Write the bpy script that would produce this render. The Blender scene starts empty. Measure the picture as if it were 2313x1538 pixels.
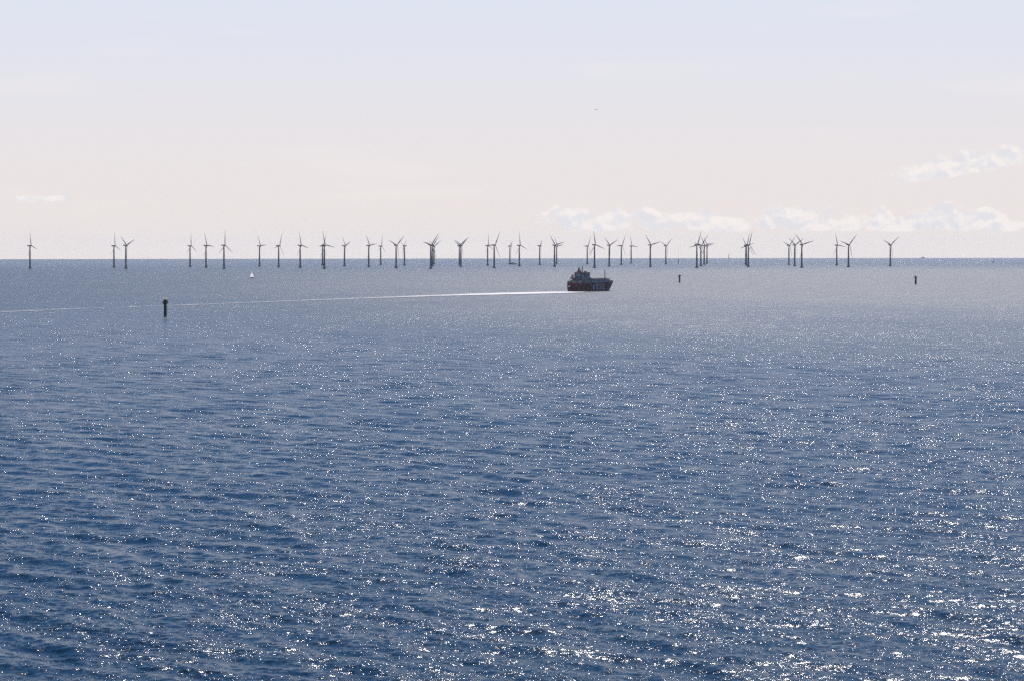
import bpy, bmesh, math, random
import numpy as np
from mathutils import Vector, Matrix

R_EARTH = 7.43e6          # effective radius (refraction included)
CAM_H = 60.0              # the photographer stands on a bridge deck
FPX = 7500.0              # focal length in photograph pixels (2313 wide)
rad = math.radians
scene = bpy.context.scene
COL = scene.collection

# ------------------------------------------------------------------ camera
cam_d = bpy.data.cameras.new("camera")
cam = bpy.data.objects.new("camera", cam_d)
COL.objects.link(cam)
cam_d.sensor_width = 36.0
cam_d.lens = 36.0 * FPX / 2313.0
cam_d.clip_start = 1.0
cam_d.clip_end = 90000.0
dip = math.sqrt(2 * CAM_H / R_EARTH)
pitch = math.atan((769 - 584.5) / FPX) + dip
roll = rad(0.0743)
fwd = Vector((0, math.cos(pitch), -math.sin(pitch)))
up0 = Vector((0, math.sin(pitch), math.cos(pitch)))
xr = Vector((1, 0, 0))
rgt = xr * math.cos(roll) - up0 * math.sin(roll)
upv = xr * math.sin(roll) + up0 * math.cos(roll)
cam.matrix_world = Matrix(((rgt.x, upv.x, -fwd.x, 0), (rgt.y, upv.y, -fwd.y, 0),
                           (rgt.z, upv.z, -fwd.z, CAM_H), (0, 0, 0, 1)))
scene.camera = cam

# ------------------------------------------------------------------ sky
SUN_AZ, SUN_EL = rad(7.5), rad(49)      # azimuth clockwise from the view direction
world = bpy.data.worlds.new("World")
scene.world = world
world.use_nodes = True


class NT:
    """small helper for node trees"""
    def __init__(s, tree):
        s.t = tree; s.n = tree.nodes; s.l = tree.links

    def node(s, typ, **kw):
        n = s.n.new(typ)
        for k, v in kw.items():
            setattr(n, k, v)
        return n

    def put(s, sock, v):
        if v is None:
            return
        if hasattr(v, "is_output") or hasattr(v, "links"):
            s.l.new(v, sock)
        else:
            sock.default_value = v

    def math(s, op, a, b=None, c=None, clamp=False):
        n = s.node("ShaderNodeMath", operation=op, use_clamp=clamp)
        s.put(n.inputs[0], a); s.put(n.inputs[1], b)
        if c is not None:
            s.put(n.inputs[2], c)
        return n.outputs[0]

    def vmath(s, op, a, b=None, scale=None):
        n = s.node("ShaderNodeVectorMath", operation=op)
        s.put(n.inputs[0], a); s.put(n.inputs[1], b)
        if scale is not None:
            s.put(n.inputs["Scale"], scale)
        return n.outputs["Value"] if op in ("LENGTH", "DOT_PRODUCT") else n.outputs[0]

    def ramp(s, v, a, b, c=0.0, d=1.0, smooth=True):
        n = s.node("ShaderNodeMapRange", interpolation_type="SMOOTHSTEP" if smooth else "LINEAR")
        s.put(n.inputs["Value"], v)
        for k, x in (("From Min", a), ("From Max", b), ("To Min", c), ("To Max", d)):
            s.put(n.inputs[k], x)
        return n.outputs["Result"]

    def mix(s, f, a, b):
        n = s.node("ShaderNodeMix", data_type="RGBA")
        s.put(n.inputs[0], f); s.put(n.inputs[6], a); s.put(n.inputs[7], b)
        return n.outputs[2]

    def noise(s, vec, scale, detail=2.0, rough=0.5, dist=0.0, dims="3D"):
        n = s.node("ShaderNodeTexNoise", noise_dimensions=dims)
        s.put(n.inputs["Vector"], vec)
        n.inputs["Scale"].default_value = scale
        n.inputs["Detail"].default_value = detail
        n.inputs["Roughness"].default_value = rough
        n.inputs["Distortion"].default_value = dist
        return n.outputs["Fac"], n.outputs["Color"]

    def comb(s, x, y, z):
        n = s.node("ShaderNodeCombineXYZ")
        s.put(n.inputs[0], x); s.put(n.inputs[1], y); s.put(n.inputs[2], z)
        return n.outputs[0]

    def sep(s, v):
        n = s.node("ShaderNodeSeparateXYZ")
        s.put(n.inputs[0], v)
        return n.outputs


w = NT(world.node_tree)
world.node_tree.nodes.clear()
tc = w.node("ShaderNodeTexCoord")
dx, dy, dz = w.sep(tc.outputs["Generated"])
sky = w.node("ShaderNodeTexSky", sky_type="NISHITA")
sky.sun_disc = False
sky.sun_elevation = SUN_EL
sky.sun_rotation = SUN_AZ
sky.altitude = 60
sky.air_density = 1.0
sky.dust_density = 0.3
sky.ozone_density = 2.5
el = w.math("ARCSINE", dz)
az = w.math("ARCTAN2", dx, dy)
SKY_STRENGTH = 0.10
# bright summer haze that whitens the lowest few degrees of the air all round
haze_lo = (8.4, 7.75, 7.6, 1)
haze_hi = (7.3, 7.75, 8.9, 1)
hz_col = w.mix(w.ramp(el, 0.004, 0.085), haze_lo, haze_hi)
sun_side = w.ramp(w.math("COSINE", w.math("SUBTRACT", az, SUN_AZ)), -1.0, 1.0, 0.30, 1.0)
hz_col = w.vmath("SCALE", hz_col, scale=sun_side)
hz_fac = w.ramp(el, 0.076, 0.125, 1.0, 0.0)
base = w.mix(hz_fac, w.vmath("MULTIPLY", sky.outputs[0], (0.085, 0.335, 0.63)), hz_col)
# distant cumulus low over the horizon, all of it to the right of the view, and thin wisps
pc = w.comb(w.math("MULTIPLY", az, 1.0), w.math("MULTIPLY", el, 1.35), 3.7)
def cloud_field(v):
    a, _ = w.noise(v, 120, 6, 0.55, 0.2)
    b, _ = w.noise(v, 38, 2, 0.5)
    return w.math("ADD", w.math("MULTIPLY", a, 0.55), w.math("MULTIPLY", b, 0.45))


f0 = cloud_field(pc)
f1_ = cloud_field(w.comb(w.math("ADD", az, 0.0008), w.math("MULTIPLY", w.math("ADD", el, 0.0016), 1.35), 3.7))
right1 = w.ramp(az, 0.0, 0.02)
lump, _ = w.noise(w.comb(az, 0.0, 8.1), 34, 3, 0.6)
elt = w.math("ADD", el, w.math("MULTIPLY", w.math("SUBTRACT", 0.52, lump), 0.020))
band1 = w.math("MULTIPLY", w.ramp(el, 0.0034, 0.0050), w.ramp(elt, 0.0085, 0.0135, 1, 0))
top = w.math("SUBTRACT", el, w.math("MULTIPLY", w.math("SUBTRACT", az, 0.112), 0.16))
band2 = w.math("MULTIPLY", w.ramp(top, 0.0160, 0.0185), w.ramp(top, 0.0205, 0.0265, 1, 0))
right2 = w.ramp(az, 0.085, 0.14)
wisp = w.math("MULTIPLY", w.math("MULTIPLY", w.ramp(el, 0.0125, 0.0138), w.ramp(el, 0.0140, 0.0160, 1, 0)), w.ramp(az, -0.122, -0.138))
zone = w.math("MAXIMUM", w.math("MULTIPLY", band1, right1), w.math("MULTIPLY", band2, right2))
zone = w.math("MAXIMUM", zone, w.math("MULTIPLY", wisp, 0.55))
cov = w.ramp(w.math("ADD", f0, w.math("MULTIPLY", zone, 0.17)), 0.56, 0.655)
cov = w.math("MULTIPLY", cov, w.ramp(zone, 0.0, 0.45))
lit = w.ramp(w.math("SUBTRACT", f0, f1_), -0.05, 0.055)
cl_col = w.mix(lit, (7.6, 7.65, 8.2, 1), (9.35, 8.8, 8.5, 1))
base = w.mix(w.math("MULTIPLY", cov, 0.9), base, cl_col)
# faint veils
nv, _ = w.noise(w.comb(w.math("MULTIPLY", az, 1.0), w.math("MULTIPLY", el, 7.0), 1.3), 14, 4, 0.5)
base = w.mix(w.math("MULTIPLY", w.ramp(nv, 0.56, 0.74), 0.22), base, (9.2, 8.7, 8.4, 1))
bg = w.node("ShaderNodeBackground")
w.l.new(base, bg.inputs[0])
bg.inputs[1].default_value = SKY_STRENGTH
wo = w.node("ShaderNodeOutputWorld")
w.l.new(bg.outputs[0], wo.inputs[0])

# ------------------------------------------------------------------ sun
sd = bpy.data.lights.new("sun", "SUN")
sd.energy = 5.0
sd.angle = rad(0.53)
sd.color = (1.0, 0.945, 0.92)
sun = bpy.data.objects.new("sun", sd)
COL.objects.link(sun)
sv = Vector((math.sin(SUN_AZ) * math.cos(SUN_EL), math.cos(SUN_AZ) * math.cos(SUN_EL), math.sin(SUN_EL)))
sun.rotation_euler = sv.to_track_quat("Z", "Y").to_euler()

scene.view_settings.view_transform = "Standard"
scene.view_settings.look = "None"
scene.view_settings.exposure = 0.0
scene.view_settings.gamma = 1.0
scene.view_settings.use_curve_mapping = False
cy = scene.cycles
cy.use_denoising = False
cy.use_adaptive_sampling = False
cy.sample_clamp_direct = 0.0
cy.sample_clamp_indirect = 0.6
cy.max_bounces = 5
cy.diffuse_bounces = 2
cy.glossy_bounces = 2
cy.transmission_bounces = 2
cy.transparent_max_bounces = 8
cy.volume_bounces = 0
cy.caustics_reflective = False
cy.caustics_refractive = False


# ------------------------------------------------------------------ helpers
def tag(o, label=None, cat=None, group=None, kind=None):
    if label: o["label"] = label
    if cat: o["category"] = cat
    if group: o["group"] = group
    if kind: o["kind"] = kind
    return o


def sea_z(x, y):
    return -(x * x + y * y) / (2 * R_EARTH)


def at(px, py):
    """where the ray through a pixel of the photograph meets the curved sea"""
    d = (rgt * ((px - 1156.5) / FPX) + upv * ((769 - py) / FPX) + fwd).normalized()
    hx = math.hypot(d.x, d.y)
    k = -d.z / hx                       # downward slope;  CAM_H/r + r/2R = k
    q = k * k - 2 * CAM_H / R_EARTH
    r = (k - math.sqrt(max(q, 0))) * R_EARTH
    x, y = d.x / hx * r, d.y / hx * r
    return Vector((x, y, sea_z(x, y)))


def on_sea(az_, r):
    x, y = math.sin(az_) * r, math.cos(az_) * r
    return Vector((x, y, sea_z(x, y)))


def px_az(px):
    return math.atan((px - 1156.5) / FPX)


def empty(name, loc, rz=0.0):
    o = bpy.data.objects.new(name, None)
    o.empty_display_size = 1.0
    COL.objects.link(o)
    o.location = loc
    o.rotation_euler = (0, 0, rz)
    return o


class MB:
    """collects shapes and links them as one mesh object"""
    def __init__(s):
        s.b = bmesh.new()

    def box(s, x0, x1, y0, y1, z0, z1, bev=0.0):
        r = bmesh.ops.create_cube(s.b, size=1.0)
        vs = r["verts"]
        for v in vs:
            v.co = Vector(((x0 + x1) / 2 + v.co.x * (x1 - x0), (y0 + y1) / 2 + v.co.y * (y1 - y0),
                           (z0 + z1) / 2 + v.co.z * (z1 - z0)))
        if bev > 0:
            es = list({e for v in vs for e in v.link_edges})
            bmesh.ops.bevel(s.b, geom=es, offset=bev, segments=1, affect="EDGES")
        return s

    def lathe(s, prof, seg=24, cx=0.0, cy=0.0, axis="Z", cap=True):
        rings = []
        for (r, z) in prof:
            ring = []
            for i in range(seg):
                a = 2 * math.pi * i / seg
                p = (cx + r * math.cos(a), cy + r * math.sin(a), z)
                if axis == "Y":
                    p = (p[0], z, p[1])
                elif axis == "X":
                    p = (z, p[0], p[1])
                ring.append(s.b.verts.new(p))
            rings.append(ring)
        for a, b in zip(rings, rings[1:]):
            for i in range(seg):
                s.b.faces.new((a[i], a[(i + 1) % seg], b[(i + 1) % seg], b[i]))
        if cap:
            s.b.faces.new(rings[0][::-1])
            s.b.faces.new(rings[-1])
        return s

    def tube(s, p, q, r0, r1=None, seg=8):
        p, q = Vector(p), Vector(q)
        r1 = r0 if r1 is None else r1
        d = (q - p).normalized()
        u = d.orthogonal().normalized(); v = d.cross(u)
        A, B = [], []
        for i in range(seg):
            a = 2 * math.pi * i / seg
            o = u * math.cos(a) + v * math.sin(a)
            A.append(s.b.verts.new(p + o * r0)); B.append(s.b.verts.new(q + o * r1))
        for i in range(seg):
            s.b.faces.new((A[i], A[(i + 1) % seg], B[(i + 1) % seg], B[i]))
        s.b.faces.new(A[::-1]); s.b.faces.new(B)
        return s

    def loft(s, sections, close_ends=True):
        rings = [[s.b.verts.new(p) for p in sec] for sec in sections]
        n = len(rings[0])
        for a, b in zip(rings, rings[1:]):
            for i in range(n):
                s.b.faces.new((a[i], a[(i + 1) % n], b[(i + 1) % n], b[i]))
        if close_ends:
            s.b.faces.new(rings[0][::-1]); s.b.faces.new(rings[-1])
        return s

    def poly(s, pts):
        s.b.faces.new([s.b.verts.new(p) for p in pts])
        return s

    def build(s, name, mat, parent=None, smooth=False):
        bmesh.ops.recalc_face_normals(s.b, faces=s.b.faces)
        me = bpy.data.meshes.new(name)
        s.b.to_mesh(me); s.b.free()
        if smooth:
            for p in me.polygons:
                p.use_smooth = True
        me.materials.append(mat)
        o = bpy.data.objects.new(name, me)
        COL.objects.link(o)
        if parent:
            o.parent = parent
        return o


def paint(name, col, rough=0.55, var=0.12, scale=0.6, stain=None, metal=0.0, spec=0.4):
    """paint or stone with weathering that varies over the surface"""
    m = bpy.data.materials.new(name); m.use_nodes = True
    t = NT(m.node_tree); t.n.clear()
    geo = t.node("ShaderNodeTexCoord")
    f, _ = t.noise(geo.outputs["Object"], scale, 5, 0.6)
    c2 = tuple(max(0, c * (1 - 2.2 * var)) for c in col[:3]) + (1,)
    c1 = tuple(min(1, c * (1 + var)) for c in col[:3]) + (1,)
    base = t.mix(t.ramp(f, 0.35, 0.68), c2, c1)
    if stain:
        sx = t.vmath("MULTIPLY", geo.outputs["Object"], (1.3, 1.3, 0.12))
        g, _ = t.noise(sx, 0.9, 4, 0.6)
        base = t.mix(t.ramp(g, 0.56, 0.74, 0, 0.7), base, stain)
    p = t.node("ShaderNodeBsdfPrincipled")
    t.l.new(base, p.inputs["Base Color"])
    t.put(p.inputs["Roughness"], t.ramp(f, 0.3, 0.7, rough - 0.1, rough + 0.12))
    p.inputs["Metallic"].default_value = metal
    p.inputs["Specular IOR Level"].default_value = spec
    o = t.node("ShaderNodeOutputMaterial")
    t.l.new(p.outputs[0], o.inputs[0])
    return m


M = {
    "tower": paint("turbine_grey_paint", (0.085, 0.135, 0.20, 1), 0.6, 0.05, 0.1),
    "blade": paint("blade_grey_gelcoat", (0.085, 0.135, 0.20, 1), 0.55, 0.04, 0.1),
    "concrete": paint("wet_concrete", (0.10, 0.10, 0.11, 1), 0.8, 0.2, 0.4, (0.04, 0.05, 0.04, 1)),
    "concrete_red": paint("rust_red_concrete", (0.16, 0.07, 0.07, 1), 0.8, 0.2, 0.4),
    "black": paint("black_paint", (0.018, 0.02, 0.022, 1), 0.6, 0.2, 0.5),
    "darksteel": paint("dark_green_steel", (0.035, 0.05, 0.052, 1), 0.55, 0.2, 0.5, (0.06, 0.04, 0.03, 1)),
    "midsteel": paint("weathered_grey_steel", (0.09, 0.10, 0.125, 1), 0.6, 0.15, 0.6, (0.05, 0.04, 0.035, 1)),
    "algae": paint("wet_black_waterline", (0.012, 0.015, 0.013, 1), 0.35, 0.25, 0.8),
    "lantern": paint("cream_lantern", (0.80, 0.74, 0.58, 1), 0.35, 0.05, 1.0),
    "hull": paint("maroon_hull_paint", (0.095, 0.009, 0.035, 1), 0.6, 0.14, 0.10, (0.07, 0.012, 0.025, 1), spec=0.15),
    "hullblue": paint("antifouling_dark", (0.035, 0.02, 0.03, 1), 0.5, 0.15, 0.2),
    "white": paint("ship_white_paint", (0.26, 0.34, 0.38, 1), 0.5, 0.10, 0.12, (0.2, 0.19, 0.17, 1)),
    "letter": paint("lettering_white", (0.9, 0.88, 0.95, 1), 0.5, 0.04, 0.5),
    "mark": paint("bright_white_mark", (0.85, 0.85, 0.88, 1), 0.5, 0.02, 0.5),
    "red": paint("funnel_red_paint", (0.34, 0.04, 0.05, 1), 0.45, 0.12, 0.3),
    "orange": paint("lifeboat_orange", (0.75, 0.15, 0.08, 1), 0.4, 0.08, 0.5),
    "window": paint("dark_window_glass", (0.02, 0.025, 0.03, 1), 0.12, 0.1, 1.0, spec=0.6),
    "deck": paint("deck_green_grey", (0.16, 0.18, 0.18, 1), 0.7, 0.12, 0.2),
    "farsteel": paint("distant_grey_steel", (0.10, 0.11, 0.13, 1), 0.6, 0.1, 0.2),
    "boathull": paint("dark_boat_hull", (0.03, 0.03, 0.045, 1), 0.4, 0.1, 0.5),
    "plane": paint("aircraft_grey", (0.35, 0.36, 0.38, 1), 0.4, 0.05, 0.3),
}

# sails let the sun through
sm = bpy.data.materials.new("sailcloth"); sm.use_nodes = True
t = NT(sm.node_tree); t.n.clear()
tcn = t.node("ShaderNodeTexCoord")
f, _ = t.noise(tcn.outputs["Object"], 0.8, 3)
colr = t.mix(f, (0.96, 0.93, 0.90, 1), (0.90, 0.86, 0.83, 1))
df = t.node("ShaderNodeBsdfDiffuse"); tr = t.node("ShaderNodeBsdfTranslucent")
t.l.new(colr, df.inputs[0]); t.l.new(colr, tr.inputs[0])
ms = t.node("ShaderNodeMixShader"); ms.inputs[0].default_value = 0.85
t.l.new(df.outputs[0], ms.inputs[1]); t.l.new(tr.outputs[0], ms.inputs[2])
o_ = t.node("ShaderNodeOutputMaterial"); t.l.new(ms.outputs[0], o_.inputs[0])
M["sail"] = sm

# ------------------------------------------------------------------ water
WIND = rad(54)            # the wind blows from this bearing
wm = bpy.data.materials.new("sea_water"); wm.use_nodes = True
t = NT(wm.node_tree); t.n.clear()
geo = t.node("ShaderNodeNewGeometry")
P = geo.outputs["Position"]
rot = t.node("ShaderNodeVectorRotate", rotation_type="Z_AXIS")
t.put(rot.inputs["Vector"], P); rot.inputs["Angle"].default_value = WIND
Pw = t.vmath("MULTIPLY", rot.outputs[0], (0.62, 1.0, 1.0))
slope = None
gust, _ = t.noise(t.vmath("MULTIPLY", P, (1.0, 0.55, 1.0)), 0.0045, 4, 0.6)
gust2, _ = t.noise(P, 0.05, 3, 0.6)
for scale, amp, det in ((0.09, 0.50, 2.0), (0.42, 0.70, 2.0), (1.7, 1.2, 2.0), (6.5, 1.4, 1.0)):
    _, c = t.noise(Pw, scale, det, 0.55)
    v = t.vmath("SCALE", t.vmath("SUBTRACT", c, (0.5, 0.5, 0.5)), scale=amp)
    slope = v if slope is None else t.vmath("ADD", slope, v)
amp = t.math("MULTIPLY", t.ramp(gust, 0.3, 0.7, 0.78, 1.12), t.ramp(gust2, 0.3, 0.7, 0.8, 1.2))
# a belt of fresher wind between the near water and the wind farm, strongest to the right
ex, ey, ez = t.sep(P)
wob, _ = t.noise(t.vmath("MULTIPLY", P, (1.0, 0.35, 1.0)), 0.0016, 4, 0.6)
yy = t.math("ADD", ey, t.math("MULTIPLY", t.math("SUBTRACT", wob, 0.5), 3200.0))
belt = t.math("MULTIPLY", t.ramp(yy, 900, 4600), t.ramp(yy, 5800, 13500, 1, 0))
far = t.ramp(yy, 1300, 4600)
side = t.ramp(t.math("DIVIDE", ex, t.math("MAXIMUM", ey, 1.0)), -0.16, 0.10, 0.32, 1.0)
belt = t.math("MULTIPLY", belt, side)
amp = t.math("MULTIPLY", amp, t.math("ADD", 1.0, t.math("MULTIPLY", belt, 0.35)))
slope = t.vmath("SCALE", slope, scale=amp)
slope = t.vmath("MULTIPLY", slope, (1.0, 1.0, 0.0))
nrm = t.vmath("NORMALIZE", t.vmath("ADD", geo.outputs["Normal"], slope))
BODY = (0.001, 0.013, 0.022, 1)        # light coming back up out of the water
ripple = t.vmath("NORMALIZE", t.vmath("ADD", geo.outputs["Normal"], t.vmath("SCALE", slope, scale=0.5)))


def water_layer(normal, rough):
    p = t.node("ShaderNodeBsdfPrincipled")
    p.inputs["Base Color"].default_value = BODY
    t.put(p.inputs["Roughness"], rough)
    p.inputs["IOR"].default_value = 1.333
    t.l.new(normal, p.inputs["Normal"])
    return p.outputs[0]


# ripples too fine to model make most of the surface a rough mirror; the rest glints facet by facet
mx = t.node("ShaderNodeMixShader"); mx.inputs[0].default_value = 0.32
t.l.new(water_layer(ripple, t.math("ADD", 0.22, t.math("MULTIPLY", belt, 0.30))), mx.inputs[1]); t.l.new(water_layer(nrm, t.math("ADD", t.math("ADD", 0.12, t.math("MULTIPLY", far, 0.075)), t.math("MULTIPLY", belt, 0.16))), mx.inputs[2])
o_ = t.node("ShaderNodeOutputMaterial"); t.l.new(mx.outputs[0], o_.inputs[0])
M["water"] = wm

rng = np.random.default_rng(11)
NC = 110
lam = np.exp(rng.uniform(math.log(1.3), math.log(26), NC))
k_ = 2 * math.pi / lam
ang = (WIND + math.pi) + rng.normal(0, 1, NC) * np.where(lam > 8, 0.38, 0.75)
wgt = np.where(lam > 6, 0.9, 1.0) * np.where(lam > 17, 0.5, 1.0)
sl = wgt / math.sqrt((wgt ** 2).sum() / 2) * 0.15      # rms slope of the modelled waves
amp_ = sl / k_
phs = rng.uniform(0, 2 * math.pi, NC)
kx, ky = k_ * np.sin(ang), k_ * np.cos(ang)

rings = [0.0, 60.0, 160.0, 280.0, 350.0, 390.0, 412.0]
r = 430.0
while r < 4600:
    rings.append(r)
    r += 0.34 * (r / 440.0) ** 1.62
while r < 33000:
    rings.append(r)
    r *= 1.035
rings.append(34000.0)
rr = np.array(rings)
fine = np.linspace(rad(-11.2), rad(11.2), 861)
coarse = np.linspace(rad(11.2), rad(360 - 11.2), 90)[1:-1]
aa = np.concatenate([fine, coarse])
na, nr = len(aa), len(rr)
cell_r = np.gradient(rr)
cell_a = np.concatenate([np.full(861, fine[1] - fine[0]), np.full(len(coarse), coarse[1] - coarse[0])])
AA, RR = np.meshgrid(aa, rr)
X = (np.sin(AA) * RR).astype(np.float64)
Y = (np.cos(AA) * RR).astype(np.float64)
cell = np.maximum(np.broadcast_to(cell_r[:, None], RR.shape), RR * cell_a[None, :])
Zs = -(RR ** 2) / (2 * R_EARTH)
H = np.zeros_like(X)
act = (RR < 4700) & (AA < rad(11.3)) & (RR > 385)
xa, ya, ca = X[act], Y[act], cell[act]
h = np.zeros_like(xa)
for i in range(NC):
    wgt_i = np.clip((lam[i] / ca - 2.2) / 2.0, 0, 1)
    sel = wgt_i > 0
    if not sel.any():
        continue
    h[sel] += (wgt_i[sel] * amp_[i]) * np.cos(kx[i] * xa[sel] + ky[i] * ya[sel] + phs[i])
H[act] = h
co = np.stack([X, Y, Zs + H], axis=-1).reshape(-1, 3).astype(np.float32)
idx = np.arange(nr * na).reshape(nr, na)
a0 = idx[:-1]; a1 = idx[1:]
quads = np.stack([a0, a1, np.roll(a1, -1, axis=1), np.roll(a0, -1, axis=1)], axis=-1).reshape(-1, 4)
me = bpy.data.meshes.new("sea")
me.vertices.add(len(co)); me.vertices.foreach_set("co", co.ravel())
nq = len(quads)
me.loops.add(nq * 4); me.loops.foreach_set("vertex_index", quads.astype(np.int32).ravel())
me.polygons.add(nq)
me.polygons.foreach_set("loop_start", (np.arange(nq) * 4).astype(np.int32))
me.polygons.foreach_set("use_smooth", np.ones(nq, dtype=bool))
me.update(calc_edges=True)
me.materials.append(M["water"])
sea = bpy.data.objects.new("water", me); COL.objects.link(sea)
tag(sea, kind="structure")
flip = me.polygons[nq // 2].normal.z < 0
if flip:
    me.flip_normals()

# ------------------------------------------------------------------ ship's wake: foam lying on the water
fm = bpy.data.materials.new("wake_foam"); fm.use_nodes = True
t = NT(fm.node_tree); t.n.clear()
at_ = t.node("ShaderNodeAttribute", attribute_name="foam")
g2 = t.node("ShaderNodeNewGeometry")
f1, _ = t.noise(g2.outputs["Position"], 0.05, 5, 0.7)
f2, _ = t.noise(g2.outputs["Position"], 0.9, 3, 0.6)
nn = t.math("ADD", t.math("MULTIPLY", f1, 0.65), t.math("MULTIPLY", f2, 0.35))
cut = t.math("SUBTRACT", 0.88, t.math("MULTIPLY", at_.outputs["Fac"], 0.62))
al = t.ramp(t.math("SUBTRACT", nn, cut), -0.09, 0.10)
al = t.math("MULTIPLY", al, t.ramp(at_.outputs["Fac"], 0.0, 0.25))
df = t.node("ShaderNodeBsdfDiffuse"); df.inputs[0].default_value = (0.80, 0.79, 0.78, 1)
tp = t.node("ShaderNodeBsdfTransparent")
ms = t.node("ShaderNodeMixShader")
t.l.new(al, ms.inputs[0]); t.l.new(tp.outputs[0], ms.inputs[1]); t.l.new(df.outputs[0], ms.inputs[2])
o_ = t.node("ShaderNodeOutputMaterial"); t.l.new(ms.outputs[0], o_.inputs[0])
M["foam"] = fm


def ribbon(name, pts, widths, strength, rows=9, lift=0.5):
    """foam band along a path on the sea; strength fades with age"""
    P_ = [Vector(p) for p in pts]
    dense, W, S = [], [], []
    for i in range(len(P_) - 1):
        p0 = P_[max(i - 1, 0)]; p1 = P_[i]; p2 = P_[i + 1]; p3 = P_[min(i + 2, len(P_) - 1)]
        n = max(4, int((p2 - p1).length / 25))
        for j in range(n):
            u = j / n
            q = 0.5 * ((2 * p1) + (p2 - p0) * u + (2 * p0 - 5 * p1 + 4 * p2 - p3) * u * u + (3 * p1 - p0 - 3 * p2 + p3) * u ** 3)
            dense.append(q); W.append(widths[i] * (1 - u) + widths[i + 1] * u); S.append(strength[i] * (1 - u) + strength[i + 1] * u)
    dense.append(P_[-1]); W.append(widths[-1]); S.append(strength[-1])
    vs, fs, at_v = [], [], []
    for i, q in enumerate(dense):
        d = (dense[min(i + 1, len(dense) - 1)] - dense[max(i - 1, 0)]); d.z = 0; d.normalize()
        n = Vector((d.y, -d.x, 0))
        for k in range(rows):
            u = k / (rows - 1) * 2 - 1
            p = q + n * (u * W[i] / 2)
            vs.append((p.x, p.y, sea_z(p.x, p.y) + lift))
            at_v.append(S[i] * (1 - abs(u) ** 3))
    for i in range(len(dense) - 1):
        for k in range(rows - 1):
            a = i * rows + k
            fs.append((a, a + 1, a + rows + 1, a + rows))
    m = bpy.data.meshes.new(name); m.from_pydata(vs, [], fs)
    a = m.attributes.new("foam", "FLOAT", "POINT"); a.data.foreach_set("value", at_v)
    m.materials.append(M["foam"])
    o = bpy.data.objects.new(name, m); COL.objects.link(o)
    return o


# ------------------------------------------------------------------ wind turbines
HUB_Z, BLADE = 66.5, 44.0
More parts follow.
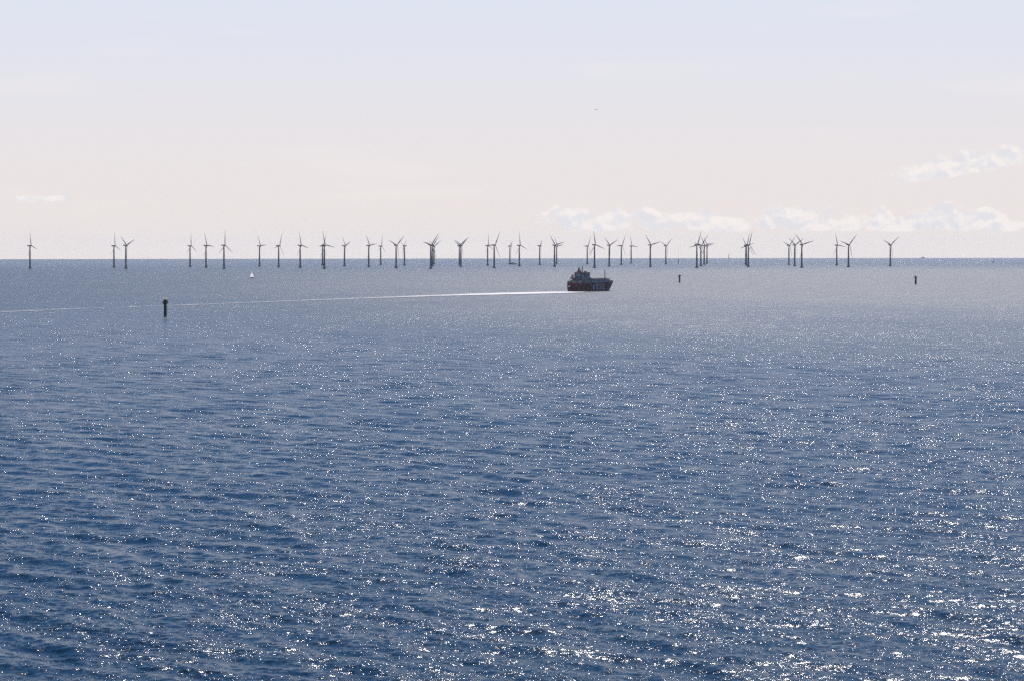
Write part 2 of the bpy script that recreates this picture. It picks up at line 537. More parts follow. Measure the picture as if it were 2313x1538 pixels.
# photo position of the foot, rotor phase in degrees, how open the rotor disc looks (cosine), label
TB = [
 (67.8, 607.6, 105, .40, "grey wind turbine standing alone nearest the left edge of the sea"),
 (257.5, 605.5, 112, .40, "grey turbine with an upright blade, left one of the left-hand pair"),
 (284.3, 608.1, 66, .52, "grey turbine with blades in a Y, right one of the left-hand pair"),
 (429.4, 603.8, 116, .44, "leftmost and smallest of the three turbines left of the sailboat"),
 (465.4, 605.8, 94, .47, "middle of the three turbines left of the sailboat, one blade nearly level"),
 (505.9, 608.4, 118, .53, "largest turbine left of the sailboat, one blade straight up"),
 (586.3, 602.4, 86, .41, "small turbine just right of and behind the white sailboat"),
 (629.5, 604.3, 21, .44, "second turbine to the right of the white sailboat"),
 (678.1, 605.8, 101, .50, "third turbine to the right of the white sailboat"),
 (728.4, 600.8, 29, .42, "farther turbine half hidden behind a bigger one, right of the sailboat"),
 (732.6, 608.3, 99, .58, "large front turbine with another close behind its tower, right of the sailboat"),
 (778.2, 602.5, 73, .37, "smaller Y-bladed turbine right after the first overlapping pair"),
 (832.9, 604.2, 83, .49, "turbine with its right blade almost level, between two smaller turbines"),
 (859.9, 599.2, 5, .38, "small faint turbine with a vertical blade, before the widely open Y turbine"),
 (894.8, 606.1, 50, .62, "bigger Y-bladed turbine beside the only turbine facing left"),
 (913.7, 600.6, 63, -.36, "the only turbine facing left, its nacelle pointing right"),
 (973.0, 608.2, 42, .62, "largest turbine at the front of the centre-left cluster of three"),
 (976.5, 602.5, 44, .60, "middle turbine hidden behind the front one of the centre-left cluster"),
 (980.1, 597.3, 60, .60, "smallest turbine at the back of the centre-left cluster of three"),
 (1037.5, 599.2, 54, .56, "farther turbine of the close Y-bladed pair left of centre"),
 (1041.1, 603.8, 53, .58, "nearer turbine of the close Y-bladed pair left of centre"),
 (1101.5, 600.5, 112, .42, "smaller turbine with an upright blade, behind and left of a bigger one"),
 (1116.3, 606.4, 30, .60, "big turbine left of the flat work barge, one blade level to the left"),
 (1151.7, 597.9, 58, .14, "edge-on turbine rising beside the flat work barge"),
 (1173.1, 602.5, 108, .51, "turbine just right of the flat work barge, one blade almost upright"),
 (1219.1, 599.4, 60, .10, "edge-on turbine alone between the barge and the pair left of the ship"),
 (1252.5, 604.0, 77, .63, "nearer turbine of the pair just left of the maroon ship"),
 (1257.3, 596.6, 83, .48, "farther, smaller turbine of the pair just left of the maroon ship"),
 (1326.5, 597.3, 29, .46, "small far turbine standing behind the ship's wheelhouse"),
 (1342.9, 606.4, 107, .64, "tallest turbine above the maroon ship, one blade almost upright"),
 (1376.1, 602.5, 66, .58, "Y-bladed turbine above the ship's bow"),
 (1403.4, 599.4, 29, .50, "first turbine to the right of the ship's bow"),
 (1425.7, 596.6, 96, .50, "second turbine right of the bow, small with one nearly level blade"),
 (1468.9, 604.2, 77, .64, "large turbine whose level blade touches the next rotor's tip"),
 (1503.9, 597.5, 51, .57, "small Y-bladed turbine left of the thin weather mast"),
 (1574.0, 606.1, 20, .62, "front and left turbine of the diagonal row of four"),
 (1583.1, 602.2, 43, .62, "second turbine of the diagonal row of four"),
 (1590.7, 599.2, 78, .56, "third turbine of the diagonal row of four"),
 (1596.9, 596.4, 78, .56, "last and smallest turbine of the diagonal row of four"),
 (1684.5, 597.3, 78, .60, "farthest turbine of the tight cluster with overlapping towers"),
 (1685.8, 600.5, 16, .60, "middle turbine of the tight cluster with overlapping towers"),
 (1690.3, 604.0, 17, .64, "nearest turbine of the tight cluster with overlapping towers"),
 (1781.9, 599.4, 46, .58, "left and smallest turbine of the right-hand trio"),
 (1794.9, 602.4, 62, .63, "middle turbine of the right-hand trio"),
 (1811.0, 606.2, 76, .72, "nearest turbine of the right-hand trio, on a reddish foundation"),
 (1890.0, 600.6, 99, .58, "left turbine of the last pair, one blade nearly upright"),
 (1916.5, 604.5, 45, .69, "right and bigger turbine of the last pair"),
 (2010.9, 602.4, 53, .68, "Y-bladed wind turbine standing alone farthest right"),
]


def make_turbine():
    root = empty("wind_turbine", (0, 0, 0))
    f = MB().lathe([(4.3, -4.0), (4.3, 2.6), (4.6, 2.7), (4.6, 3.7), (4.2, 3.75)], 28)
    f.build("foundation", M["concrete"], root, False)
    tr = MB().lathe([(2.75, 3.75), (2.5, 9.5), (2.45, 10.0)], 24)
    tr.lathe([(3.2, 9.5), (3.2, 9.9)], 24)
    for k in range(10):
        a = 2 * math.pi * k / 10
        tr.tube((4.4 * math.cos(a), 4.4 * math.sin(a), 3.7), (4.4 * math.cos(a), 4.4 * math.sin(a), 4.9), 0.05, seg=5)
    tr.tube((2.9, 0.8, -1), (2.8, 0.8, 9.6), 0.12, seg=5).tube((2.9, -0.8, -1), (2.8, -0.8, 9.6), 0.12, seg=5)
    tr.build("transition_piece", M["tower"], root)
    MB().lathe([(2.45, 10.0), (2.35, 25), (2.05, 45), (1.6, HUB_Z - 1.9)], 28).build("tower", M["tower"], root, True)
    # nacelle: body behind the rotor with a rounded nose
    secs = []
    for y, wx, zl, zh in ((-7.8, 1.2, -0.9, 1.0), (-7.4, 1.55, -1.4, 1.5), (-2.5, 1.8, -1.8, 1.7), (2.2, 1.8, -1.8, 1.7), (3.2, 1.5, -1.5, 1.5)):
        sec = []
        for i in range(16):
            a = 2 * math.pi * i / 16
            cxx, szz = math.cos(a), math.sin(a)
            cxx = math.copysign(abs(cxx) ** 0.6, cxx); szz = math.copysign(abs(szz) ** 0.6, szz)
            sec.append((wx * cxx, y, HUB_Z + (zh if szz > 0 else -zl) * szz))
        secs.append(sec)
    nac = MB().loft(secs)
    nac.tube((0.6, -6.8, HUB_Z + 1.3), (0.6, -6.8, HUB_Z + 3.2), 0.09, seg=5)
    nac.tube((-0.6, -6.8, HUB_Z + 1.3), (-0.6, -6.8, HUB_Z + 3.0), 0.09, seg=5)
    nac.box(-1.3, 1.3, -7.2, -5.4, HUB_Z + 1.3, HUB_Z + 2.2, 0.1)
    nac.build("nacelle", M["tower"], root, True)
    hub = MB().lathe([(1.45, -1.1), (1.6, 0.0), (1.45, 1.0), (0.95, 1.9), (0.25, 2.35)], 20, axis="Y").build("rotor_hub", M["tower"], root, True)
    hub.location = (0, 4.3, HUB_Z)
    # blade: twisted, tapering aerofoil
    st = [(1.2, 1.9, 1.8, 0), (3.0, 1.95, 1.8, 0), (6.0, 2.6, 1.25, 18), (9.5, 3.3, 0.85, 14), (15, 2.85, 0.62, 9), (24, 2.15, 0.42, 5),
          (33, 1.5, 0.28, 2), (40, 0.95, 0.18, 0), (43.2, 0.55, 0.1, -1), (BLADE, 0.12, 0.04, -1)]
    secs = []
    for z, ch, th, tw in st:
        sec = []
        for i in range(14):
            a = 2 * math.pi * i / 14
            u = math.cos(a) * ch / 2 + (0.0 if z < 4 else -ch * 0.2)
            v = math.sin(a) * th / 2 * (1 if z < 4 else (0.35 + 0.65 * (0.5 + 0.5 * math.cos(a))))
            tr_ = rad(tw + 6)
            secs_x = u * math.cos(tr_) - v * math.sin(tr_)
            secs_y = u * math.sin(tr_) + v * math.cos(tr_)
            sec.append((secs_x, secs_y + 0.0006 * z * z, z))
        secs.append(sec)
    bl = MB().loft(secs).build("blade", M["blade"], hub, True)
    for k in (1, 2):
        b = bl.copy(); COL.objects.link(b); b.parent = hub
        b.rotation_euler = (0, rad(120 * k), 0)
    return root


def copy_tree(o, parent=None):
    c = o.copy(); COL.objects.link(c)
    if parent: c.parent = parent
    for ch in list(o.children):
        copy_tree(ch, c)
    return c


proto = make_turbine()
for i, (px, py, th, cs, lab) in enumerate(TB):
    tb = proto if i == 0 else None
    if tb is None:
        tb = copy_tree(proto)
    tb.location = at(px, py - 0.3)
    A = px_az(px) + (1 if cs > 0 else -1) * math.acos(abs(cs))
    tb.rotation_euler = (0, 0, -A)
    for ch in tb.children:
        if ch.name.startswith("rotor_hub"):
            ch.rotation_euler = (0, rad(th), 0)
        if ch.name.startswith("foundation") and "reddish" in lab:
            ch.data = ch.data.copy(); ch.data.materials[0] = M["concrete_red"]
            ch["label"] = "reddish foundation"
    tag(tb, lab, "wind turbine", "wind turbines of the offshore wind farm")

# ------------------------------------------------------------------ maroon ship
# local axes: +Y to the bow, +X to starboard, z = 0 at the waterline, y = 0 at the transom
HEAD = rad(25.0)
stern_c = at(1296.0, 660.0)
ship = empty("cargo_ship", stern_c, -(px_az(1330) + HEAD))
tag(ship, "maroon cargo ship with pale upper decks and black funnel pipe, trailing a white wake", "ship")
LB, BM = 119.0, 19.0


def hull_half(y, z, zt=12.0):
    """half breadth of the hull at station y, height z"""
    zz = max(z, 0) / zt
    tip = 102.0 + 15.0 * min(1, zz) ** 0.9            # raked stem
    start = 74 + 12 * zz
    if y <= start:
        hb = BM / 2
    else:
        u = min(1.0, (y - start) / (tip - start))
        hb = BM / 2 * math.sqrt(max(0.0, 1 - u ** 2.3))
    if y < 8 and z < 2.5:
        hb *= 0.90 + 0.1 * y / 8
    return hb


def hull_part(z0, z1, n, name, mat, zt=12.0, ymax=None, shrink=0.0):
    secs = []
    for j in range(n + 1):
        z = z0 + (z1 - z0) * j / n
        tip = 102.0 + 15.0 * min(1, max(z, 0) / zt) ** 0.9
        if ymax: tip = min(tip, ymax)
        start = 74.0
        ys = [0, 4, 8, 30, 52, 74] + [start + (tip - start) * (1 - (1 - k / 16) ** 1.6) for k in range(1, 17)]
        sb = [(hull_half(y, z) - shrink, y, z) for y in ys]
        sec = [(max(x, 0.02), y, z) for x, y, z in sb] + [(-max(x, 0.02), y, z) for x, y, z in sb[::-1]]
        secs.append(sec)
    return MB().loft(secs).build(name, mat, ship)


hull_part(-2.0, 0.9, 3, "boot_top", M["hullblue"])
hull_part(0.9, 11.7, 8, "hull", M["hull"])
# pale upper strake and garage deck above the maroon hull
up = hull_part(11.7, 14.2, 3, "bulwark", M["white"], shrink=0.05)
MB().lathe([(0.4, 100), (1.1, 103), (1.2, 107), (0.9, 110.5), (0.2, 112)], 16, axis="Y").build("bulbous_bow", M["hullblue"], ship, True)
g = MB().box(-9.2, 9.2, 31, 84, 14.2, 16.6, 0.15)
g.poly([(9.2, 84, 14.2), (8.0, 97, 14.2), (8.0, 97, 15.2), (9.2, 84, 16.6)])
g.poly([(-9.2, 84, 14.2), (-8.0, 97, 14.2), (-8.0, 97, 15.2), (-9.2, 84, 16.6)])
g.poly([(9.2, 84, 16.6), (8.0, 97, 15.2), (-8.0, 97, 15.2), (-9.2, 84, 16.6)])
g.poly([(8.0, 97, 14.2), (8.0, 97, 15.2), (-8.0, 97, 15.2), (-8.0, 97, 14.2)])
g.build("garage_deck", M["white"], ship)
MB().box(-9.35, 9.35, 33, 96.5, 16.62, 17.3, 0.05).build("deck_coaming", M["darksteel"], ship)
# stepped accommodation block, full width of the ship
ho = MB().box(-9.3, 9.3, 22, 30.5, 14.2, 24.8, 0.15)
ho.box(-9.0, 9.0, 15, 21.98, 14.2, 18.8, 0.15)
ho.build("accommodation_block", M["white"], ship)
MB().box(-6.8, 6.2, 17, 21.97, 18.82, 21.8, 0.12).build("upper_deckhouse", M["white"], ship)
MB().box(-9.9, 9.9, 21.5, 31.4, 24.82, 25.5, 0.1).build("bridge_roof", M["darksteel"], ship)
wn = MB()
for k in range(9):
    wn.box(-8.6 + k * 1.95, -7.1 + k * 1.95, 21.9, 21.99, 22.6, 23.9)
wn.build("bridge_windows", M["window"], ship)
ws = MB()
for k in range(4):
    ws.box(9.31, 9.36, 22.8 + k * 1.9, 24.2 + k * 1.9, 22.6, 23.9)
ws.build("side_windows", M["window"], ship)
pw = MB()
for zz in (15.4, 17.6):
    for k in range(8):
        pw.box(-8.2 + k * 2.15, -7.5 + k * 2.15, 14.9, 14.99, zz, zz + 0.8)
pw.build("cabin_windows", M["window"], ship)
MB().box(9.31, 9.38, 24.0, 28.5, 14.6, 17.0).build("side_opening", M["hullblue"], ship)
MB().box(-9.56, -9.5, 2, 12, 12.2, 13.7).box(9.46, 9.52, 3, 14, 12.2, 13.7).box(-8.4, -1.2, -0.06, -0.01, 12.1, 13.4).box(0.8, 8.2, -0.06, -0.01, 12.1, 13.4).build("mooring_openings", M["black"], ship)
# stair flights and rails behind the house
stt = MB()
stt.tube((-2, 14.6, 14.3), (2.5, 14.6, 18.8), 0.22).tube((-2.6, 14.6, 14.3), (1.9, 14.6, 18.8), 0.10)
stt.tube((7.5, 16.7, 18.9), (4.0, 16.7, 21.8), 0.18)
stt.build("stairs", M["mark"], ship)
rl = MB()
for zz in (14.75, 15.25):
    rl.tube((-9.3, 0.3, zz), (9.3, 0.3, zz), 0.05, seg=4)
    rl.tube((9.3, 0.3, zz), (9.3, 15, zz), 0.05, seg=4).tube((-9.3, 0.3, zz), (-9.3, 15, zz), 0.05, seg=4)
for k in range(13):
    rl.tube((-9.3 + k * 1.55, 0.3, 14.2), (-9.3 + k * 1.55, 0.3, 15.3), 0.05, seg=4)
for k in range(28):
    rl.tube((9.3, 33 + k * 1.9, 17.3), (9.3, 33 + k * 1.9, 18.3), 0.05, seg=4)
rl.tube((9.3, 33, 18.3), (9.3, 84.3, 18.3), 0.05, seg=4)
rl.build("railing", M["midsteel"], ship)
# winches and gear on the after deck
MB().box(-6, -3.4, 2.5, 5.5, 14.2, 15.6, 0.2).box(2.5, 5.5, 2.5, 5.5, 14.2, 15.8, 0.2).box(-1.2, 1.4, 6, 11, 14.2, 16.4, 0.2).build("mooring_winch", M["darksteel"], ship)
# funnel
fn = MB().box(-2.2, 2.6, 14.0, 18.0, 18.82, 24.4, 0.3).build("funnel_casing", M["white"], ship)
fr = MB().box(-2.3, 2.7, 13.9, 18.1, 24.42, 27.4, 0.3).build("funnel", M["red"], ship)
MB().lathe([(1.05, 27.4), (1.05, 31.6)], 14, 0.0, 15.8).lathe([(0.45, 27.4), (0.45, 29.5)], 10, 1.7, 16.5).build("exhaust_pipe", M["black"], fr)
rm = MB().tube((0, 26.5, 25.5), (0, 26.5, 33.3), 0.65, 0.4).box(-1.9, 1.9, 26.2, 26.8, 29.2, 29.5).box(-1.3, 1.3, 26.2, 26.8, 31.6, 31.85)
rm.tube((0, 26.5, 32.0), (0, 27.6, 30.2), 0.12)
rm.build("radar_mast", M["midsteel"], ship)
MB().box(2.6, 5.6, 25, 28, 25.52, 27.0, 0.3).build("satellite_dome", M["red"], ship)
fmst = MB().tube((0, 97.5, 14.2), (0, 97.5, 27.3), 0.65, 0.5, 10).box(-0.9, 0.9, 97.3, 97.7, 24.2, 24.4)
fmst.build("foremast", M["black"], ship)
MB().lathe([(1.9, 14.2), (1.9, 17.2), (2.3, 17.3), (2.3, 18.3), (1.2, 18.9)], 16, 7.2, 33.6).build("ventilator", M["black"], ship, True)
MB().box(9.5, 9.62, 31.5, 36.5, 8.6, 14.2).build("side_door", M["hullblue"], ship)
# free-fall lifeboat on its ramp at the port quarter
lbo = MB()
secs = []
for u, rr_ in ((0, .3), (.08, .85), (.25, 1.25), (.6, 1.3), (.85, .95), (1, .25)):
    c = Vector((-6.6, 5.0 + 7.2 * u, 17.0 + 5.2 * u))
    secs.append([(c.x + rr_ * 1.1 * math.cos(a), c.y - 0.55 * rr_ * math.sin(a), c.z + 0.85 * rr_ * math.sin(a)) for a in [2 * math.pi * i / 12 for i in range(12)]])
lb = lbo.loft(secs).build("lifeboat", M["orange"], ship, True)
MB().box(-7.3, -5.9, 9.3, 11.3, 21.6, 22.9, 0.2).build("lifeboat_canopy", M["mark"], lb)
MB().tube((-8.2, 5.0, 15.9), (-8.2, 13.5, 22.2), 0.2).tube((-5.0, 5.0, 15.9), (-5.0, 13.5, 22.2), 0.2).tube((-8.2, 13.5, 22.2), (-8.2, 13.5, 14.2), 0.22).tube((-5.0, 13.5, 22.2), (-5.0, 13.5, 14.2), 0.22).tube((-8.2, 5.0, 15.9), (-8.2, 5.0, 14.2), 0.2).tube((-5.0, 5.0, 15.9), (-5.0, 5.0, 14.2), 0.2).box(-8.8, -4.4, 11.5, 14.5, 22.6, 23.0).build("lifeboat_ramp", M["midsteel"], ship)
# writing on the starboard side: KESS in serif-like slab capitals
def strokes(ch):
    """letter strokes on a 1 x 1 grid"""
    if ch == "K": return [((.16, 0), (.16, 1)), ((.2, .46), (.86, 1)), ((.38, .58), (.9, 0))], [(0, .32, 0), (0, .32, 1), (.68, 1, 1), (.68, 1, 0)]
    if ch == "E": return [((.2, 0), (.2, 1)), ((.2, .96), (.85, .96)), ((.2, .5), (.7, .5)), ((.2, .04), (.88, .04))], []
    pts = [(.86, .78), (.78, .93), (.5, 1), (.22, .92), (.14, .74), (.28, .57), (.5, .5), (.74, .42), (.87, .25), (.78, .07), (.5, 0), (.2, .07), (.12, .22)]
    return list(zip(pts, pts[1:])), []


lt = MB()
LH, LW = 6.4, 6.3
y0 = 40.5
for q, ch in enumerate("KESS"):
    ox = y0 + q * (LW + 2.9)
    ss, serif = strokes(ch)
    for (a, b) in ss:
        pa = Vector((9.56, ox + a[0] * LW, 2.9 + a[1] * LH)); pb_ = Vector((9.56, ox + b[0] * LW, 2.9 + b[1] * LH))
        d = (pb_ - pa).normalized(); nrm_ = Vector((0, -d.z, d.y)) * 0.62
        if abs(d.y) < 0.3: nrm_ *= 1.5
        e = d * 0.25
        c4 = [pa - e + nrm_, pb_ + e + nrm_, pb_ + e - nrm_, pa - e - nrm_]
        lt.loft([[tuple(p) for p in c4], [(p.x + 0.05 + 0.003 * q, p.y, p.z) for p in c4]])
lt.build("lettering", M["letter"], ship)
MB().box(-8.2, -5.6, -0.10, -0.02, 6.2, 8.4).build("stern_mark", M["mark"], ship)

# wake behind the ship and the foam at its stern and bow
wp = [at(x, y) for x, y in ((1311, 660.6), (1285, 660.8), (1200, 663.2), (1100, 666.0), (1000, 668.8), (830, 674.6), (660, 681), (500, 687.3), (350, 692.5), (200, 697.6), (0, 706), (-400, 722))]
ribbon_o = ribbon("wake", wp, [44, 80, 110, 100, 75, 45, 34, 28, 26, 26, 30, 30], [1.4, 1.4, 1.2, .90, .72, .64, .60, .58, .56, .56, .60, .58])
tag(ribbon_o, "white foamy wake curving behind the maroon ship to the left edge", "wake", kind="stuff")
c_, s_ = math.cos(ship.rotation_euler.z), math.sin(ship.rotation_euler.z)


def ship_pt(x, y):
    return Vector((stern_c.x + x * c_ - y * s_, stern_c.y + x * s_ + y * c_, 0))


bw = ribbon("bow_wave", [ship_pt(12, 40), ship_pt(11.5, 70), ship_pt(9, 92), ship_pt(3, 106), ship_pt(0, 112)], [3, 4, 5, 5, 2], [.35, .55, .8, .95, .6], rows=5)
tag(bw, "low pale foam of the bow wave along the maroon ship's side", "bow wave", kind="stuff")

# ------------------------------------------------------------------ beacon piles
def pile_base(name, px, py, lab):
    o = empty(name, at(px, py), -px_az(px))
    tag(o, lab, "beacon", "beacon piles along the shipping channel")
    return o


def pile_shaft(root, r_, top):
    MB().lathe([(r_, -3), (r_, 3.1), (r_ * 1.02, 3.1), (r_ * 1.02, 3.3)], 22).build("waterline_band", M["algae"], root)
    MB().lathe([(r_ * .97, 3.31), (r_ * .97, 7.2)], 22).build("lower_shaft", M["midsteel"], root, False)
    s = MB().lathe([(r_ * .99, 7.21), (r_ * .99, top)], 22)
    s.tube((r_ + .35, -.3, 2), (r_ + .35, -.3, top), .09, seg=5).tube((r_ + .35, .3, 2), (r_ + .35, .3, top), .09, seg=5)
    k = 2.0
    while k < top:
        s.tube((r_ + .35, -.3, k), (r_ + .35, .3, k), .05, seg=4); k += .6
    s.build("shaft", M["darksteel"], root)


p1 = pile_base("channel_beacon", 373.2, 714.8, "nearest dark beacon pile with broad platform and cream lantern, left foreground")
pile_shaft(p1, 1.33, 11.2)
pf = MB().lathe([(1.4, 10.3), (2.45, 11.6), (2.6, 11.7), (2.6, 12.1)], 12)
for k in range(8):
    a = 2 * math.pi * k / 8
    pf.tube((2.45 * math.cos(a), 2.45 * math.sin(a), 12.1), (2.45 * math.cos(a), 2.45 * math.sin(a), 13.4), .07, seg=5)
    b = 2 * math.pi * (k + 1) / 8
    for zz in (12.8, 13.35):
        pf.tube((2.45 * math.cos(a), 2.45 * math.sin(a), zz), (2.45 * math.cos(b), 2.45 * math.sin(b), zz), .06, seg=5)
pf.build("platform", M["darksteel"], p1)
MB().box(-1.5, 1.2, -1.3, 1.3, 12.1, 14.2, .1).box(1.3, 2.2, -.5, .6, 12.1, 13.7, .1).build("equipment_cabinet", M["darksteel"], p1)
MB().lathe([(.7, 14.2), (.7, 14.4), (1.6, 14.5), (1.6, 15.9), (1.2, 16.3), (.1, 16.6)], 18).build("lantern", M["sail"], p1, False)

p2 = pile_base("channel_beacon", 1534.8, 639.2, "slim dark beacon pile with a side lamp on top, just right of the ship")
pile_shaft(p2, 1.3, 10.3)
MB().lathe([(1.35, 9.9), (2.1, 10.4), (2.1, 11.6)], 12, -.3).build("platform", M["darksteel"], p2)
MB().box(-1.0, 1.1, -.8, .8, 11.6, 12.6, .1).lathe([(.45, 12.6), (.45, 13.4), (.1, 13.7)], 10, .4).build("equipment_cabinet", M["darksteel"], p2)
MB().tube((1.6, 0, 11.2), (2.6, 0, 11.2), .12).box(2.0, 3.1, -.4, .4, 10.6, 12.1, .08).build("side_lamp", M["darksteel"], p2)

p3 = pile_base("channel_beacon", 2068.3, 643.3, "plain dark beacon pile standing alone at the far right")
pile_shaft(p3, 1.45, 12.0)
MB().box(-3.1, -1.4, -.5, .5, 11.2, 12.1, .08).lathe([(1.5, 12.0), (1.75, 12.1), (1.75, 12.7)], 12).build("platform", M["darksteel"], p3)
MB().lathe([(1.2, 12.7), (1.2, 13.4), (.3, 13.7)], 12).build("lantern", M["darksteel"], p3)

# ------------------------------------------------------------------ sailboat (bow to the left)
sb = empty("sailing_yacht", at(568.6, 629.0), -px_az(568))
tag(sb, "small white-sailed yacht on the water left of centre", "sailboat")
secs = []
for x, hb, zb in ((-4.4, .05, .9), (-3.4, .7, .1), (-1.5, 1.25, -.3), (1.2, 1.35, -.3), (3.4, 1.15, .0), (4.1, 1.0, .3)):
    secs.append([(x, hb, 1.25), (x, hb * .8, .5), (x, 0, zb - .1), (x, -hb * .8, .5), (x, -hb, 1.25)])
MB().loft(secs).build("hull", M["boathull"], sb)
MB().loft([[(-1.6, .7, 1.26), (-1.6, -.7, 1.26), (-1.3, -.6, 1.6), (-1.3, .6, 1.6)], [(1.6, .75, 1.26), (1.6, -.75, 1.26), (1.4, -.6, 1.8), (1.4, .6, 1.8)]]).build("cabin", M["letter"], sb)
MB().tube((-.3, 0, 1.2), (-.3, 0, 12.6), .1, .06).tube((-.3, 0, 2.2), (3.9, -.5, 2.3), .07).build("mast", M["midsteel"], sb)


def sail(name, luff0, luff1, clew, belly, thick=.03):
    """cambered triangular sail"""
    L0, L1, C = Vector(luff0), Vector(luff1), Vector(clew)
    n = 12
    m = MB(); grid = []
    for i in range(n + 1):
        u = i / n
        a = L0.lerp(L1, u); roach = 1 + 0.34 * math.sin(u * math.pi)
        b = a + (C.lerp(L1, u) - a) * roach if i < n else L1 + Vector((.05, 0, 0))
        row = []
        for j in range(7):
            v = j / 6
            p = a.lerp(b, v); p.y -= belly * math.sin(v * math.pi) * (1 - u) ** .6
            row.append(m.b.verts.new(p))
        grid.append(row)
    for i in range(n):
        for j in range(6):
            m.b.faces.new((grid[i][j], grid[i][j + 1], grid[i + 1][j + 1], grid[i + 1][j]))
    o = m.build(name, M["sail"], sb, True)
    return o


sail("mainsail", (-.1, 0, 2.5), (-.15, 0, 12.3), (3.7, -.5, 2.4), .5)
sail("jib", (-4.0, 0, 1.9), (-.5, 0, 10.6), (-.5, -.7, 2.1), .4)

# ------------------------------------------------------------------ low work barge beside the edge-on turbine
bg_ = empty("work_barge", at(1160.3, 597.9), -px_az(1160))
tag(bg_, "low flat dark work barge moored by the edge-on turbine", "barge")
MB().loft([[(-13, -4, 0.2), (-13, 4, 0.2), (-14.5, 4, 3.2), (-14.5, -4, 3.2)], [(11, -4, 0.2), (11, 4, 0.2), (13, 4, 3.4), (13, -4, 3.4)]]).build("hull", M["boathull"], bg_)
MB().box(-8.5, -1, -3, 3, 3.4, 6.1, .3).build("deckhouse", M["farsteel"], bg_)
MB().box(-6, -3.2, -2.4, 2.4, 6.12, 7.3, .2).tube((-4.5, 0, 7.2), (-4.5, 0, 9.2), .12).build("wheelhouse", M["farsteel"], bg_)
MB().box(1, 9, -2.8, 2.8, 3.4, 4.6, .2).build("cargo", M["darksteel"], bg_)

# ------------------------------------------------------------------ weather mast on its own foundation
mm = empty("weather_mast", at(1532.3, 596.2), 0)
tag(mm, "thin lattice weather mast on a slender dark pillar right of the small Y-bladed turbine", "mast")
MB().lathe([(2.3, -2), (1.7, 3), (1.35, 12), (1.1, 17)], 16).build("pillar", M["farsteel"], mm, True)
la = MB()
for k in range(3):
    a = 2 * math.pi * k / 3
    la.tube((.55 * math.cos(a), .55 * math.sin(a), 17), (.25 * math.cos(a), .25 * math.sin(a), 66), .07, .05, 5)
for j in range(20):
    z = 17 + j * 2.4; r0 = .55 - .3 * (z - 17) / 49
    for k in range(3):
        a = 2 * math.pi * k / 3; b = 2 * math.pi * (k + 1) / 3
        la.tube((r0 * math.cos(a), r0 * math.sin(a), z), (r0 * math.cos(b), r0 * math.sin(b), z + 2.4), .04, .04, 4)
la.build("lattice", M["farsteel"], mm)

# ------------------------------------------------------------------ specks far out
by = empty("navigation_buoy", at(1754.6, 591.2), 0)
tag(by, "tiny dark buoy on the water right of the tight turbine cluster", "buoy")
MB().lathe([(1.6, -.6), (1.9, .4), (1.7, 1.1), (.9, 1.3)], 14).build("float", M["boathull"], by)
MB().tube((.6, 0, 1.2), (.15, 0, 7.5), .16).tube((-.6, 0, 1.2), (-.15, 0, 7.5), .16).tube((0, .6, 1.2), (0, .15, 7.5), .16).box(-.7, .7, -.7, .7, 5.2, 8.0, .1).build("topmark", M["boathull"], by)

mbt = empty("motorboat", at(2243.8, 593.2), rad(80))
tag(mbt, "tiny dark motorboat near the horizon at the far right", "boat")
MB().loft([[(-2.2, -7, 1.9), (-1.6, -7, 0), (1.6, -7, 0), (2.2, -7, 1.9)], [(-2.2, 3, 2.1), (-1.5, 3, 0), (1.5, 3, 0), (2.2, 3, 2.1)], [(-.2, 8, 2.8), (-.1, 6.5, .2), (.1, 6.5, .2), (.2, 8, 2.8)]]).build("hull", M["boathull"], mbt)
MB().box(-1.6, 1.6, -3, 2, 2.1, 4.6, .3).build("cabin", M["farsteel"], mbt)

fs_ = empty("distant_ship", on_sea(px_az(2083.5), 31500), rad(70))
tag(fs_, "faint hull-down ship on the horizon at the far right", "ship")
MB().loft([[(-5, -20, 4), (-4, -20, -2), (4, -20, -2), (5, -20, 4)], [(-5, 10, 4), (-4, 10, -2), (4, 10, -2), (5, 10, 4)], [(-.5, 22, 5), (-.3, 20, -2), (.3, 20, -2), (.5, 22, 5)]]).build("hull", M["plane"], fs_)
MB().box(-4, 4, -15, 2, 4, 8.5, .6).box(-2.5, 2.5, -11, -3, 8.5, 12.5, .4).box(-.6, .6, -8, -6.5, 12.5, 18, .1).build("deckhouse", M["plane"], fs_)

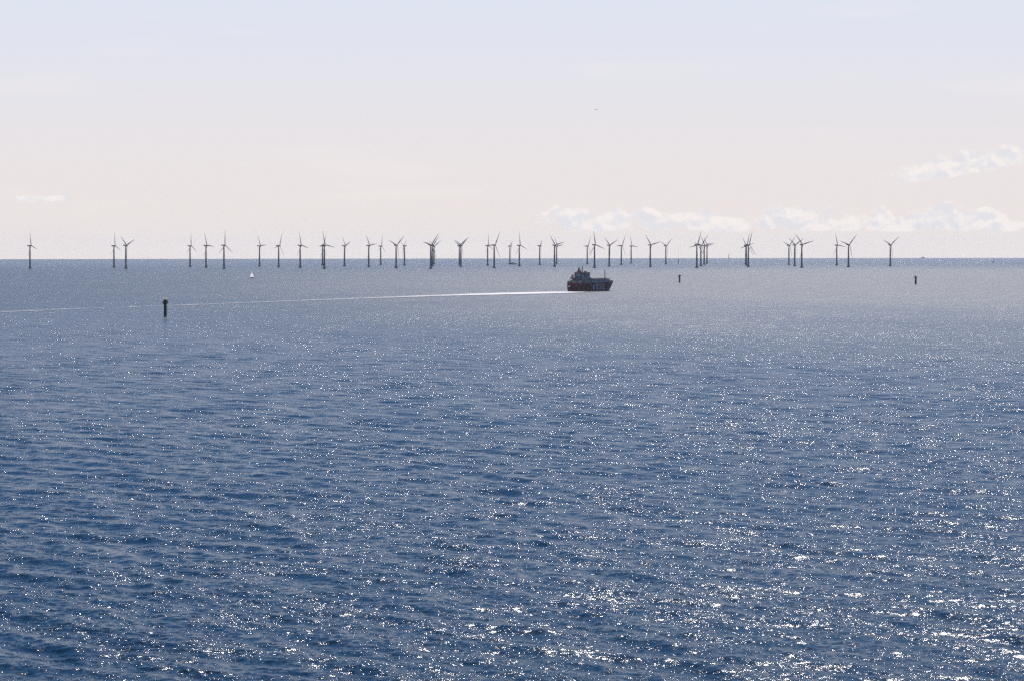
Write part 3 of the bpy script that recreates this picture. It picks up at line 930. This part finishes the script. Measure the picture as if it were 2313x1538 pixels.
lh = empty("distant_lighthouse", on_sea(px_az(1646.3), 27000), 0)
tag(lh, "faint slender lighthouse tower on the horizon left of the tight turbine cluster", "lighthouse")
MB().lathe([(5, -3), (4, 8), (2.2, 10), (1.8, 24)], 16).build("tower", M["plane"], lh, True)
MB().lathe([(3.4, 24), (3.4, 28), (1.5, 31), (.2, 32)], 14).build("lantern_room", M["plane"], lh)

# airliner, nose to the left, far beyond
d_ = (rgt * ((1347 - 1156.5) / FPX) + upv * ((769 - 248.3) / FPX) + fwd).normalized()
pl = empty("airliner", Vector((0, 0, CAM_H)) + d_ * 33000, -px_az(1347))
tag(pl, "tiny pale airliner high in the sky above the ship", "aeroplane")
MB().lathe([(.3, -18), (1.5, -16.5), (1.95, -13), (1.95, 9), (1.2, 15), (.4, 18)], 16, axis="X").build("fuselage", M["plane"], pl, True)
MB().loft([[(-3, 0, -.8), (4, 0, -.9), (4, 0, -.3), (-3, 0, -.3)], [(6, -17, .6), (7.6, -17, .6), (7.6, -17, .8), (6, -17, .8)]]).build("wing", M["plane"], pl)
MB().loft([[(-3, 0, -.8), (4, 0, -.9), (4, 0, -.3), (-3, 0, -.3)], [(6, 17, .6), (7.6, 17, .6), (7.6, 17, .8), (6, 17, .8)]]).build("wing", M["plane"], pl)
MB().loft([[(12, -.2, 1), (17, -.2, 1), (17, .2, 1), (12, .2, 1)], [(16, -.1, 6.6), (18.5, -.1, 6.6), (18.5, .1, 6.6), (16, .1, 6.6)]]).build("tail_fin", M["plane"], pl)

# ------------------------------------------------------------------ haze
USE_HAZE = True
if USE_HAZE:
    hm = bpy.data.materials.new("haze"); hm.use_nodes = True
    t = NT(hm.node_tree); t.n.clear()
    pv = t.node("ShaderNodeVolumePrincipled")
    pv.inputs["Color"].default_value = (0.93, 0.96, 1.0, 1)
    pv.inputs["Density"].default_value = 0.9e-5
    pv.inputs["Anisotropy"].default_value = 0.4
    o_ = t.node("ShaderNodeOutputMaterial"); t.l.new(pv.outputs[0], o_.inputs["Volume"])
    hb_ = MB().box(-36000, 36000, -36000, 36000, -80, 128).build("haze", hm)
    tag(hb_, kind="stuff")
